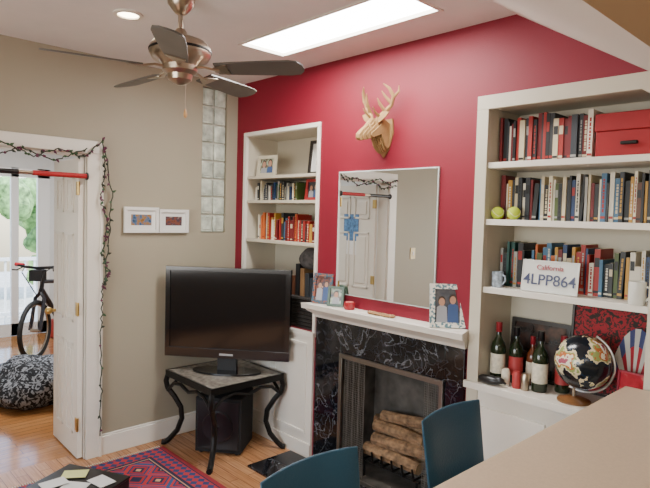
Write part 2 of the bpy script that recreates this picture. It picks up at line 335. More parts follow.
# ------------------------------------------------------------ books
PAL=[mat('bk%d'%i,c,.5) for i,c in enumerate(['#16181c','#2a2d30','#6a1218','#98241e','#c8bc9c','#d8d2c2','#1f3a63','#3f6a8a','#4a5a2c','#b88a34','#5c3520','#8a6a48','#9a9a96','#1c4a44','#c0602a','#5a2a4a','#e0d8bc','#30353c'])]
def books(name,x0,x1,z,hmin,hmax,yf,seed,tmin=.012,tmax=.034,pal=None,lean=.06,stack=None):
    R=random.Random(seed); w=M(); x=x0; pal=pal or PAL
    while x<x1-.012:
        t=min(R.uniform(tmin,tmax),x1-x); h=R.uniform(hmin,hmax); d=R.uniform(.12,.17); c=R.choice(pal); y=yf+R.uniform(0,.02)
        ln=R.uniform(.03,.09) if R.random()<lean else 0
        X=TR(x,y,z)@Matrix.Rotation(ln,4,'Y')
        pg=PAL[16]
        w.box((0,0,0),(t,d,h),c,X) ; w.box((.002,.004,h-.001),(t-.002,d-.002,h+.0005),pg,X)
        lab=R.choice([PAL[5],PAL[4],PAL[9],PAL[0],PAL[3],PAL[12]])
        if lab!=c and t>.013:
            k=R.random()
            if k<.35: w.box((.002,-.0008,h*.62),(t-.002,.001,h*.82),lab,X)
            elif k<.75:
                zz=h*.2
                while zz<h*.85:
                    q=R.uniform(.006,.02); w.box((t*.32,-.0008,zz),(t*.68,.001,min(zz+q,h*.88)),lab,X); zz+=q+.004
            w.box((.001,-.0008,h*.07),(t-.001,.001,h*.12),lab,X)
        x+=t+.001+(h*math.sin(ln))
    return w.done(name,smooth=False)
LT=[PAL[i] for i in (0,1,2,3,5,5,6,7,8,12,10,4,0,13,9,16,17,1)]
DK=[PAL[i] for i in (0,0,1,17,2,3,5,2,1,3,4)]
books('books',2.262,2.73,1.98,.19,.245,.08,1,.01,.028,pal=DK)
books('books',2.262,3.02,1.69,.175,.235,.11,2,.009,.024,pal=LT)
books('books',2.262,3.02,1.34,.15,.24,.13,3,.010,.028,pal=[PAL[i] for i in (3,5,14,6,4,2,7,0,3,12,8,1,13,9)])
books('books',.17,.66,1.79,.10,.150,.06,4,.010,.022,pal=LT)
books('books',.20,.93,1.49,.13,.21,.06,5,.011,.028,pal=[PAL[i] for i in (3,5,14,6,9,4,3,1,7,0,2,5)])
# red storage box
w=M(); RBX=mat('red_fabric_box',(.28,.006,.010,1),.7,var=.1)
w.box((2.75,.07,1.98),(3.015,.28,2.10),RBX); w.box((2.745,.065,2.10),(3.02,.285,2.18),RBX); w.box((2.86,.055,2.035),(2.93,.075,2.05),BMET); w.done('red_storage_box',bevel=.004)
TB=mat('tennis_felt',(.50,.62,.04,1),.9,bump=.4,bscale=200)
for xx in (2.285,2.375):
    w=M(); w.sphere((xx,.05,1.69+.033),.033,TB,20,14)
    w.tube([(xx+.0335*math.cos(t)*math.cos(.5*math.sin(2*t)),.05+.0335*math.sin(t)*math.cos(.5*math.sin(2*t)),1.723+.0335*math.sin(.5*math.sin(2*t))) for t in [2*math.pi*i/40 for i in range(40)]],.0012,WHITE,5,closed=True); w.done('tennis_ball')
# licence plate with text
w=M(); w.T=TR(2.58,.03,1.342,0,-.12); PW=mat('plate_white',(.62,.62,.58,1),.35)
w.box((-.14,-.002,0),(.14,.002,.155),PW)
for a in (((-.134,-.004,0),(.134,0,.006)),((-.134,-.004,.149),(.134,0,.155)),((-.14,-.004,0),(-.134,0,.155)),((.134,-.004,0),(.14,0,.155))): w.box(a[0],a[1],PW)
pl=w.done('license_plate',bevel=.001)
def text(body,size,matl,T,parent,name):
    cu=D.curves.new(name,'FONT'); cu.body=body; cu.size=size; cu.extrude=.0012; cu.align_x='CENTER'; cu.align_y='CENTER'; cu.offset=size*.004
    cu.materials.append(matl); o=D.objects.new(name,cu); bpy.context.collection.objects.link(o)
    o.parent=parent; bpy.context.view_layer.update(); o.matrix_parent_inverse=parent.matrix_world.inverted(); o.matrix_basis=T
    return o
bpy.context.view_layer.update()
T0=TR(2.58,.03,1.342,0,-.12)@Matrix.Translation((0,-.0045,0))@Matrix.Rotation(math.pi/2,4,'X')
text('4LPP864',.074,mat('plate_blue',(.05,.06,.13,1),.4),T0@Matrix.Translation((0,.058,0)),pl,'plate_number')
text('California',.034,mat('plate_red',(.4,.06,.08,1),.4),T0@Matrix.Translation((0,.120,0)),pl,'plate_state')
def mug(name,x,y,z,r,h,m):
    w=M(); w.lathe([(r*.9,0),(r,.01),(r,h),(r*.9,h),(r*.88,.012)],m,(x,y,z),24,cap=True)
    w.tube([(x+r*.95,y,z+h*.8),(x+r*1.5,y,z+h*.75),(x+r*1.6,y,z+h*.45),(x+r*1.0,y,z+h*.2)],.005,m); w.done(name)
mug('white_mug',2.975,.02,1.34,.035,.10,mat('ceramic_white',(.7,.7,.64,1),.2))
mug('coffee_mug',2.30,.05,1.34,.028,.08,mat('ceramic_blue',(.35,.42,.5,1),.3,var=.5,scale=40))
# bottles
def bottle(x,y,z,h,r,g,lab,cap):
    w=M(); w.lathe([(r*.9,0),(r,.008),(r,h*.58),(r*.85,h*.66),(r*.36,h*.76),(r*.34,h*.93),(r*.42,h*.935),(r*.42,h*.98),(r*.3,h)],g,(x,y,z),20)
    w.lathe([(r*1.015,h*.15),(r*1.015,h*.48)],lab,(x,y,z),20,cap=False); w.lathe([(r*.38,h*.84),(r*.44,h*.85),(r*.44,h*1.005),(r*.1,h*1.01)],cap,(x,y,z),16); w.done('wine_bottle')
GD=mat('bottle_glass_dark',(.012,.02,.008,1),.08); LB=mat('label_cream',(.6,.54,.42,1),.6,var=.2,scale=50); LR=mat('label_red',(.35,.03,.03,1),.5); FO=mat('foil_red',(.3,.02,.03,1),.35,metal=.4)
bottle(2.30,.09,.84,.31,.038,GD,LB,FO); bottle(2.375,.14,.84,.29,.036,GD,LR,BLACK); bottle(2.53,.09,.84,.30,.038,GD,LB,BLACK); bottle(2.45,.17,.84,.25,.03,mat('bottle_amber',(.12,.03,.01,1),.1),LB,FO); bottle(2.61,.17,.84,.28,.036,GD,LR,FO)
w=M()
for i,(x,m_) in enumerate(((2.37,LB),(2.43,LR),(2.475,NICK))): w.lathe([(.020,0),(.022,.01),(.022,.07),(.016,.085)],m_,(x,.05,.84),16)
w.done('spice_jars')
w=M(); w.sphere((2.31,-.0,.865),(.07,.03,.022),BLACK,16,10); w.sphere((2.36,.0,.87),(.03,.02,.018),BLACK,12,8); w.tube([(2.25,0,.86),(2.28,-.01,.875),(2.34,-.01,.885),(2.40,0,.86)],.006,BLACK); w.done('black_sunglasses_case')
# globe
def globe_mat():
    m,n,l,b=nt('globe_map'); tc=n.new('ShaderNodeTexCoord'); t=n.new('ShaderNodeTexNoise'); t.inputs['Scale'].default_value=9; t.inputs['Detail'].default_value=4; l.new(tc.outputs['Object'],t.inputs['Vector'])
    r=ramp(n,[(0,'#0d151d'),(.47,'#16283a'),(.49,'#d8c8a0'),(.53,'#8d9a5a'),(.56,'#b5673a'),(.59,'#e0d8c0'),(.63,'#a05060'),(.68,'#16283a')],'CONSTANT'); l.new(t.outputs['Fac'],r.inputs['Fac']); l.new(r.outputs['Color'],b.inputs['Base Color']); b.inputs['Roughness'].default_value=.2; return m
w=M(); gc=Vector((2.745,.07,1.035)); gr=.126
w.sphere(gc,gr,globe_mat(),32,20)
ax=Matrix.Rotation(.41,3,'Y')
w.tube([gc+ax@Vector((math.sin(t)*(gr+.014),0,math.cos(t)*(gr+.014))) for t in [math.pi*i/20 for i in range(21)]],.006,mat('globe_arm_silver',(.6,.6,.6,1),.3,metal=1))
w.tube([gc+ax@Vector((0,0,gr+.02)),gc-ax@Vector((0,0,gr+.02))],.004,NICK)
w.cyl((2.71,.07,.905),(2.71,.07,.86),.009,NICK); w.lathe([(.075,0),(.075,.008),(.05,.018),(.012,.026)],mat('globe_base_wood',(.2,.09,.03,1),.3),(2.71,.07,.84))
w.done('desk_globe')
# standing / hanging frames
def ell(cx,cz,rx,rz,y,n=18): return [(cx+rx*math.cos(2*math.pi*i/n),y,cz+rz*math.sin(2*math.pi*i/n)) for i in range(n)]
SKN=mat('print_skin',(.42,.22,.14,1),.4); HR=mat('print_hair',(.03,.018,.012,1),.4); CL=[mat('print_grey',(.30,.30,.32,1),.4),mat('print_blue',(.04,.08,.2,1),.4),mat('print_red',(.22,.03,.04,1),.4)]
def frame(name,T,wd,ht,b,fm,pm,matw=0,stand=False,dp=.015,mm=None,people=0):
    w=M(); w.T=T
    w.box((-wd/2,0,0),(wd/2,.004,ht),fm)
    for a,c in (((-wd/2,-dp,0),(wd/2,0,b)),((-wd/2,-dp,ht-b),(wd/2,0,ht)),((-wd/2,-dp,b),(-wd/2+b,0,ht-b)),((wd/2-b,-dp,b),(wd/2,0,ht-b))): w.box(a,c,fm)
    if matw: w.box((-wd/2+b,-.003,b),(wd/2-b,0,ht-b),mm or mat('mat_board',(.7,.7,.66,1),.8))
    k=b+matw; w.box((-wd/2+k,-.004,k),(wd/2-k,-.001,ht-k),pm)
    iw=wd-2*k; ih=ht-2*k
    for i in range(people):
        cx=(-iw*.22+iw*.44*i/(max(1,people-1))) if people>1 else 0; s=iw*(.17 if people>1 else .24); hz=k+ih*(.62+.06*(i%2))
        w.prism([(cx-s*1.3,-.0045,k),(cx+s*1.3,-.0045,k),(cx+s*1.15,-.0045,hz-s*1.3),(cx+s*.4,-.0045,hz-s*.85),(cx-s*.4,-.0045,hz-s*.85),(cx-s*1.15,-.0045,hz-s*1.3)],(0,.001,0),CL[i%2])
        w.prism(ell(cx,hz+s*.18,s*.92,s*1.15,-.005),(0,.001,0),HR); w.prism(ell(cx,hz-s*.05,s*.72,s*.95,-.0056),(0,.001,0),SKN)
    if stand: w.prism([(-.02,.004,ht*.7),(.02,.004,ht*.7),(.03,.09,.012),(-.03,.09,.012)],(0,.003,0),BLACK)
    return w.done(name,bevel=.0)
WF=mat('white_frame',(.70,.69,.65,1),.35)
P1=photo_mat('photo_a',['#3a2a20','#98703c','#46688a','#20180f'],30,1); P2=photo_mat('photo_b',['#d0c8c0','#8a4a30','#30405a','#e0d0b0'],20,2); P3=photo_mat('photo_c',['#202830','#6a5a48','#a8b8a0','#405a50'],24,3); P6=photo_mat('photo_h',['#2a1c18','#7a4838','#3a3a48','#a88a78'],34,4)
P5=photo_mat('photo_g',['#1c2430','#4a4a50','#243040'],14,9)
RL=math.pi/2
frame('picture_frame',TR(.016,-.81,1.53,RL),.255,.18,.022,WF,P1,.03); frame('picture_frame',TR(.016,-.56,1.53,RL),.235,.17,.022,WF,P6,.03)
DKF=mat('dark_frame',(.02,.015,.012,1),.3); REDF=mat('red_frame',(.3,.02,.02,1),.4); GRF=mat('green_frame',(.05,.09,.06,1),.4)
def checker(name,c1,c2,s):
    m,n,l,b=nt(name); tc=n.new('ShaderNodeTexCoord'); v=n.new('ShaderNodeTexVoronoi'); v.inputs['Scale'].default_value=s; l.new(tc.outputs['Object'],v.inputs['Vector'])
    sp=n.new('ShaderNodeSeparateColor'); l.new(v.outputs['Color'],sp.inputs[0]); r=ramp(n,[(0,c1),(.62,c2)],'CONSTANT'); l.new(sp.outputs[0],r.inputs['Fac']); l.new(r.outputs['Color'],b.inputs['Base Color']); b.inputs['Roughness'].default_value=.4; return m
BWF=checker('mosaic_white_frame','#dcd8cc','#5c7c84',90)
frame('picture_frame',TR(.30,.07,1.975,.1,-.1),.20,.16,.025,mat('beige_frame',(.5,.45,.34,1),.5),P3,0,True,people=2)
frame('picture_frame',TR(.82,.14,1.975,.0,-.1),.22,.25,.022,DKF,P2,.05,True)
frame('picture_frame',TR(.84,.07,1.79,0,-.1),.15,.150,.02,REDF,P5,0,True,people=2)
frame('picture_frame',TR(1.085,-.05,1.101,.35,-.18),.145,.20,.02,checker('mosaic_frame','#2a4a5a','#8a4830',90),P6,0,True,people=2)
frame('picture_frame',TR(1.225,-.06,1.101,.45,-.18),.11,.13,.016,GRF,P3,0,True,people=1)
frame('picture_frame',TR(2.075,-.055,1.101,.75,-.2),.19,.235,.028,BWF,P5,0,True,people=2)
w=M(); w.lathe([(.03,0),(.036,.01),(.036,.045),(.03,.045),(.028,.015)],mat('red_glass',(.35,.02,.03,1),.15),(1.35,-.06,1.10)); w.lathe([(.026,0),(.026,.035)],mat('wax',(.6,.12,.1,1),.6),(1.35,-.06,1.112)); w.done('candle_holder')
w=M(); WD=mat('carved_wood',(.28,.15,.06,1),.6,var=.3,scale=40)
for i in range(8): w.sphere((1.54+i*.024,-.075+.004*math.sin(i*2),1.110),(.019,.02,.010),WD,12,8)
w.done('carved_wooden_ornament')
# items in the niche
w=M(); BK=mat('dark_weave',(.03,.025,.022,1),.8,bump=.6,bscale=90,var=.5,scale=60)
w.prism([(.60,.03,.88),(.94,.03,.88),(.945,.03,1.10),(.59,.03,1.10)],(0,.24,0),BK)
for i in range(8): w.tube([(.59,.026,.9+i*.026),(.945,.026,.9+i*.026)],.006,BMET,6)
for i,c in enumerate((PAL[10],PAL[0],PAL[11],PAL[1],PAL[17],PAL[10])): 
    w.box((.62+i*.052,.07,.95),(.66+i*.052,.22,1.24+.03*((i*7)%4)),c)
w.done('magazine_basket',bevel=.002)
w=M(); DS=mat('dark_scarf',(.06,.055,.055,1),.9,var=.5,scale=30)
def sf(p):
    d=1+.35*noise.noise(p*9); c=Vector((.80,.13,1.36)); return tuple(c+(p-c)*d)
w.sphere((.80,.13,1.37),(.12,.09,.085),DS,22,14,fn=sf)
w.done('dark_folded_scarf')
# bottom shelf: things behind the globe
frame('poster_print',TR(2.80,.265,.84,0,-.06),.40,.44,.012,DKF,pattern_mat('poster_pattern','#3c3430','#a03038',34,.48),.0,False)
frame('picture_frame',TR(2.44,.255,.84,0,-.08),.32,.32,.02,DKF,photo_mat('photo_e',['#101012','#3a2018','#201c1a','#604030'],9,6),.0,False)
w=M() # striped paper fan
w.T=TR(2.93,.16,.85,-.15,-.1)
SA=mat('fan_red',(.38,.015,.03,1),.6); SB=mat('fan_white',(.50,.47,.42,1),.6); SC=mat('fan_blue',(.04,.05,.16,1),.6)
for i in range(11):
    a0_=math.radians(25+12*i); a1_=math.radians(37+12*i); c_=(SA,SB)[i%2]
    for r0,r1,m_ in ((.05,.26,c_),(.26,.34,(SC,SB)[i%2])):
        w.prism([(r0*math.cos(a0_)*.35,0,.02+r0*math.sin(a0_)),(r1*math.cos(a0_)*.35,.004*(i%2),.02+r1*math.sin(a0_)),(r1*math.cos(a1_)*.35,.004*((i+1)%2),.02+r1*math.sin(a1_)),(r0*math.cos(a1_)*.35,0,.02+r0*math.sin(a1_))],(0,.002,0),m_)
w.cyl((0,.001,-.008),(0,.001,.07),.008,WD)
w.done('striped_paper_fan',smooth=False)
frame('red_booklet',TR(2.955,.07,.84,-.2,-.08),.12,.19,.006,mat('bk_red',(.3,.02,.04,1),.5),photo_mat('photo_f',['#801018','#a82030','#c8a898'],14,8),0,False)
# ------------------------------------------------------------ fireplace
w=M(); F0,F1,FZ=FB; S0,S1,SZ=1.01,2.17,1.0
w.box((S0,-.025,0),(F0,0,SZ),MARBLE); w.box((F1,-.025,0),(S1,0,SZ),MARBLE); w.box((F0,-.025,FZ),(F1,0,SZ),MARBLE)
FBK=mat('firebox_panel',(.075,.066,.055,1),.9,var=.5,scale=9)
w.box((F0,.0,0),(F0+.02,.32,FZ),FBK); w.box((F1-.02,.0,0),(F1,.32,FZ),FBK); w.box((F0+.02,.30,0),(F1-.02,.32,FZ),FBK); w.box((F0+.02,0,FZ-.02),(F1-.02,.3,FZ),FBK); w.box((F0+.02,0,0),(F1-.02,.3,.01),FBK)
FM=mat('firescreen_metal',(.22,.20,.17,1),.35,metal=.9)
w.box((F0,-.04,FZ-.03),(F1,-.026,FZ),FM); w.box((F0,-.04,0.0),(F1,-.026,.03),FM)
for x in (F0,F1-.025): w.box((x,-.04,.03),(x+.025,-.026,FZ-.03),FM)
w.done('fireplace',bevel=.0015)
w=M(); MW=mat('mesh_wire',(.22,.21,.19,1),.45,metal=.7)
for xa,xb in ((F0+.03,F0+.20),(F1-.14,F1-.03)):
    x=xa; i=0
    while x<xb:
        yy=-.008+.010*math.sin(i*.9)
        w.cyl((x,yy,.03),(x,yy,FZ-.03),.0011,MW,4); x+=.007; i+=1
    z=.04
    while z<FZ-.03:
        w.cyl((xa,-.008,z),(xb,-.008,z),.0008,MW,4); z+=.014
w.cyl((F0+.021,-.008,FZ-.034),(F1-.021,-.008,FZ-.034),.006,FM,8)
w.done('fireplace_mesh_screen',smooth=False)
w=M(); BARK=mat('log_bark',(.24,.145,.075,1),.9,var=.55,scale=28,bump=.9,bscale=40); CUT=mat('log_cut',(.50,.34,.18,1),.8,var=.15,scale=30)
for i,(x,y,z,r,a) in enumerate(((1.60,.10,.185,.042,.05),(1.58,.18,.185,.040,-.08),(1.60,.25,.185,.040,.03),(1.65,.12,.262,.040,.14),(1.60,.21,.265,.042,-.02),(1.62,.14,.338,.038,.05),(1.58,.22,.345,.036,.1),(1.66,.18,.41,.034,.22))):
    L=.21-.01*(i%3); dz_=.2*(a if a>.09 else 0)*.8
    w.tube([(x-L*math.cos(a),y-L*math.sin(a)*.3,z-dz_*.2),(x,y,z+.006),(x+L*math.cos(a),y+L*math.sin(a)*.3,z+dz_)],[r,r*1.07,r*.93],BARK,9)
    for s in (-1,1): 
        zz=z-dz_*.2 if s<0 else z+dz_
        w.cyl((x+s*L*math.cos(a),y+s*L*math.sin(a)*.3,zz),(x+s*(L+.003)*math.cos(a),y+s*(L+.003)*math.sin(a)*.3,zz),r*.88,CUT,9)
w.done('firewood_stack')
w=M()
for i in range(6): w.tube([(1.41+i*.08,.035,.20),(1.41+i*.08,.05,.13),(1.41+i*.08,.26,.13),(1.41+i*.08,.295,.20)],.007,BMET)
for y in (.07,.24): w.cyl((1.38,y,.12),(1.84,y,.12),.008,BMET)
for x in (1.40,1.82):
    for y in (.07,.24): w.cyl((x,y,.01),(x,y,.12),.008,BMET)
w.done('fire_grate')
# mantel
w=M()
prof=[(0,1.0),(-.035,1.0),(-.04,1.015),(-.06,1.03),(-.09,1.045),(-.105,1.06),(-.13,1.065),(-.135,1.10),(0,1.10)]
vs=[];n=len(prof)
for k,(dx) in enumerate((0,1)):
    for (y,z) in prof:
        e=min(.045,max(0,-y-.03)*.5)
        vs.append(((S0+.005-e) if k==0 else (S1+.005+e),y,z))
w.add(vs,[tuple(range(n)),tuple(range(n,2*n))[::-1]]+[(i,n+i,n+(i+1)%n,(i+1)%n) for i in range(n)],WHITE)
w.done('mantel_shelf',bevel=.002)
w=M(); w.box((.80,-.42,0),(2.25,-.045,.012),MARBLE)
for x in (1.32,1.78): w.box((x,-.42,.0115),(x+.004,-.045,.0125),BLACK)
w.box((.80,-.235,.0115),(2.25,-.231,.0125),BLACK); w.done('hearth_slab',smooth=False)
# mirror
w=M(); MI=mat('mirror_glass',(.88,.90,.90,1),.0,metal=1); w.box((1.175,-.012,1.178),(1.955,-.001,1.972),mat('mirror_edge',(.5,.55,.53,1),.2)); w.box((1.182,-.0135,1.185),(1.948,-.012,1.965),MI); w.done('wall_mirror',smooth=False)
# ------------------------------------------------------------ deer trophy
w=M(); w.T=TR(1.545,0,2.085)@Matrix.Scale(.84,4); dx,dz=0,0
w.prism([(dx-.075,0,dz+.22),(dx+.075,0,dz+.22),(dx+.085,0,dz+.12),(dx+.05,0,dz+.01),(dx,0,dz-.05),(dx-.05,0,dz+.01),(dx-.085,0,dz+.12)],(0,-.012,0),CARD)
side=[(.012,.205),(.012,.0),(.04,-.025),(.08,.0),(.11,.055),(.135,.095),(.18,.075),(.235,.05),(.27,.045),(.285,.06),(.285,.085),(.255,.115),(.205,.155),(.165,.195),(.12,.215),(.07,.225)]
cz_=.12
for i in range(-4,5):
    o=i*.013; k=math.sqrt(max(.05,1-(i/4.9)**2)); 
    pts=[]
    for (a,b) in side:
        kk=k if a>.12 else (.45+.55*k)
        aa=.012+(a-.012)*(1 if abs(i)<2 else (1-.10*(abs(i)-1))); bb=cz_+(b-cz_)*kk if a<=.12 else .115+(b-.115)*kk
        pts.append((dx+o-.004,-aa,dz+bb))
    w.prism(pts,(.008,0,0),CARD)
for y,wd,za,zb in ((.04,.052,0.0,.2),(.08,.054,.03,.2),(.13,.052,.09,.20),(.18,.042,.08,.165),(.23,.03,.06,.125)):
    w.prism([(dx-wd,-y,dz+(za+zb)/2),(dx-wd*.7,-y,dz+za),(dx+wd*.7,-y,dz+za),(dx+wd,-y,dz+(za+zb)/2),(dx+wd*.7,-y,dz+zb),(dx-wd*.7,-y,dz+zb)],(0,-.007,0),CARD)
for s in (-1,1):
    w.prism([(dx+s*.03,-.12,dz+.20),(dx+s*.085,-.11,dz+.255),(dx+s*.125,-.10,dz+.25),(dx+s*.10,-.11,dz+.215),(dx+s*.05,-.12,dz+.18)],(0,-.008,0),CARD)
    def an(p,r): w.tube([(dx+s*a,-b,dz+c) for a,b,c in p],r,CARD,7)
    an([(.025,.12,.20),(.06,.09,.25),(.11,.07,.30),(.135,.08,.36),(.12,.11,.41),(.09,.14,.44)],[.016,.016,.015,.014,.011,.004])
    an([(.07,.085,.26),(.055,.13,.31),(.05,.15,.345)],[.014,.011,.003])
    an([(.115,.07,.31),(.085,.11,.36),(.07,.13,.395)],[.014,.010,.003])
    an([(.135,.08,.35),(.165,.06,.39),(.165,.06,.43)],[.012,.009,.003])
    an([(.04,.11,.225),(.04,.16,.25),(.045,.19,.28)],[.012,.008,.003])
w.done('cardboard_deer_head',smooth=True)
# ------------------------------------------------------------ ceiling fan
w=M(); fx,fy=1.31,-1.24
w.T=Matrix.Translation((fx,fy,0))
w.lathe([(.065,2.70),(.062,2.67),(.03,2.63),(.014,2.62)],NICK,seg=28); w.cyl((0,0,2.64),(0,0,2.50),.0125,NICK)
w.lathe([(.02,2.555),(.03,2.54),(.035,2.525),(.07,2.515),(.12,2.495),(.142,2.470),(.145,2.435),(.13,2.41),(.10,2.395),(.085,2.38),(.082,2.355),(.06,2.34),(.055,2.315),(.035,2.30),(.012,2.292),(.0,2.29)],NICK,seg=36,cap=False)
w.lathe([(.146,2.457),(.148,2.454),(.148,2.448),(.146,2.445)],BMET,seg=36,cap=False)
for k in range(5):
    X=Matrix.Rotation(math.radians(-34+72*k),4,'Z')@Matrix.Translation((0,0,2.362))
    w.tube([(.07,0,.01),(.12,0,.012),(.17,0,.0),(.20,0,-.002)],[.014,.012,.012,.01],NICK,8,X,flat=.5)
    Y=X@Matrix.Rotation(math.radians(-13),4,'X')
    w.prism([(.17,-.018,-.004),(.225,-.045,-.004),(.24,-.045,-.004),(.24,.045,-.004),(.225,.045,-.004),(.17,.018,-.004)],(0,0,.005),NICK,Y)
    pts=[(.18,-.050),(.28,-.058),(.45,-.066),(.54,-.067),(.58,-.058),(.60,-.03),(.605,0),(.60,.03),(.58,.058),(.54,.067),(.45,.066),(.28,.058),(.18,.050)]
    w.prism([(a,b,0.002) for a,b in pts],(0,0,.007),BLADE,Y)
w.cyl((.02,.02,2.31),(.02,.02,2.18),.0012,NICK,5); w.lathe([(.002,0),(.008,.008),(.009,.02),(.004,.04),(.002,.045)],mat('pull_wood',(.5,.28,.1,1),.5),(.02,.02,2.135),12)
w.done('ceiling_fan')
# ------------------------------------------------------------ TV
w=M(); w.T=TR(.44,-.355,.548,math.radians(40))
WT,HT=.905,.645; zb=.105
SCR=mat('tv_screen',(.004,.004,.005,1),.08); GL=mat('piano_black',(.005,.005,.006,1),.12,coat=.3)
w.box((-WT/2,-.02,zb),(WT/2,.03,zb+HT),GL); w.box((-WT/2+.05,.03,zb+.06),(WT/2-.05,.07,zb+HT-.08),BLACK)
for a,b in (((-WT/2,-.03,zb),(WT/2,-.018,zb+.065)),((-WT/2,-.03,zb+HT-.03),(WT/2,-.018,zb+HT)),((-WT/2,-.03,zb+.065),(-WT/2+.035,-.018,zb+HT-.03)),((WT/2-.035,-.03,zb+.065),(WT/2,-.018,zb+HT-.03))): w.box(a,b,GL)
w.box((-WT/2+.035,-.022,zb+.065),(WT/2-.035,-.019,zb+HT-.03),SCR)
w.box((-.07,-.005,.015),(.07,.03,zb+.02),mat('matte_black',(.006,.006,.007,1),.6))
w.box((-.05,-.0315,zb+.02),(.05,-.029,zb+.035),mat('logo_grey',(.3,.3,.3,1),.4))
vs=[(.25*math.cos(t),.11*math.sin(t),0.002) for t in [2*math.pi*i/32 for i in range(32)]]; w.prism(vs,(0,0,.014),GL)
w.done('flat_screen_tv',bevel=.004)
# TV stand
w=M(); TOP=mat('stand_stone_top',(.20,.18,.15,1),.25,var=.4,scale=30)
a0,a1,b0,b1=.13,.71,-.65,-.07
w.box((a0,b0,.525),(a1,b1,.548),TOP); 
for p,q in (((a0-.012,b0-.012),(a1+.012,b0)),((a0-.012,b1),(a1+.012,b1+.012)),((a0-.012,b0),(a0,b1)),((a1,b0),(a1+.012,b1))): w.box((p[0],p[1],.505),(q[0],q[1],.55),BMET)
cx_,cy2=(a0+a1)/2,(b0+b1)/2
for sx,sy in ((-1,-1),(1,-1),(1,1),(-1,1)):
    ex=(a1-a0)/2; ey=(b1-b0)/2
    pr=[(1.0,.51),(1.03,.47),(1.0,.42),(.88,.36),(.76,.28),(.74,.20),(.82,.11),(.97,.04),(1.06,.012),(1.10,.02)]
    pts=[]
    for i in range(len(pr)-1):
        for j in range(4):
            t=j/4; pts.append((cx_+sx*ex*(pr[i][0]*(1-t)+pr[i+1][0]*t),cy2+sy*ey*(pr[i][0]*(1-t)+pr[i+1][0]*t),pr[i][1]*(1-t)+pr[i+1][1]*t))
    pts=[(p[0],p[1],max(p[2],.018)) for p in pts]
    w.tube(pts,.019,BMET,8)
k=.75
c4=[(cx_+sx*ex*k,cy2+sy*ey*k,.24) for sx,sy in ((-1,-1),(1,-1),(1,1),(-1,1))]
for i in range(4):
    p,q=Vector(c4[i]),Vector(c4[(i+1)%4])
    A=[(0,.40),(.15,.47),(.32,.485),(.5,.455),(.68,.485),(.85,.47),(1,.40)]
    p2=Vector((cx_+(p.x-cx_)/k,cy2+(p.y-cy2)/k,0)); q2=Vector((cx_+(q.x-cx_)/k,cy2+(q.y-cy2)/k,0))
    w.tube([tuple(p2.lerp(q2,t)+Vector((0,0,z))) for t,z in A],.012,BMET,7)
w.done('tv_stand')
w=M(); w.T=TR(.42,-.35,0,math.radians(38)); w.box((-.165,-.15,.015),(.165,.15,.40),mat('speaker_cloth',(.008,.008,.009,1),.85)); w.box((-.15,-.158,.04),(.15,-.15,.38),BLACK); w.lathe([(.11,0),(.11,.008),(.09,.006),(.03,-.004),(.0,.004)],BLACK,T=TR(0,-.158,.2,0,math.pi/2),cap=False)
for a in (-.13,.13):
    for b in (-.12,.12): w.cyl((a,b,0),(a,b,.016),.015,BLACK)
w.done('subwoofer_speaker',bevel=.006)
# rug
w=M(); w.box((.16,-2.35,0.0),(2.15,-.695,.010),rug_mat())
FR=mat('rug_fringe',(.5,.43,.32,1),.9)
for i in range(116):
    y=-2.34+i*.0141; 
    w.box((.125,y,.001),(.165,y+.005,.006),FR)
w.done('patterned_rug',smooth=False)
# black case with papers
w=M(); w.T=TR(.53,-1.42,.010,math.radians(28)); w.box((-.22,-.17,0),(.22,.17,.085),BLACK); w.box((-.225,-.175,.085),(.225,.175,.10),BLACK); w.tube([(-.08,-.18,.05),(-.07,-.21,.05),(.07,-.21,.05),(.08,-.18,.05)],.008,BLACK); w.done('black_carry_case',bevel=.008)
w=M(); w.T=TR(.53,-1.42,.111,math.radians(28))
PP=mat('paper_white',(.62,.62,.6,1),.7)
for (x,y,a,m_) in ((.02,-.05,.2,PP),(.12,.05,-.3,PP),(-.08,.06,.5,mat('paper_yellow',(.6,.62,.25,1),.7)),(-.1,-.08,1.1,PP)):
    w.box((-.07,-.05,0),(.07,.05,.002),m_,TR(x,y,.001*(len(w.v)//8)*3,a))
w.done('loose_papers',smooth=False)
# ------------------------------------------------------------ counter
w=M(); CT=mat('beige_laminate',(.54,.42,.29,1),.35,var=.05,scale=120)
w.box((2.97,-2.0,.962),(3.42,-.05,1.0),CT); w.done('counter_top',bevel=.006)
w=M(); w.box((3.12,-1.95,0),(3.24,-.06,.961),BEIGE); w.box((3.11,-1.95,0),(3.12,-.06,.1),WHITE); w.done('counter_half_wall',smooth=False)
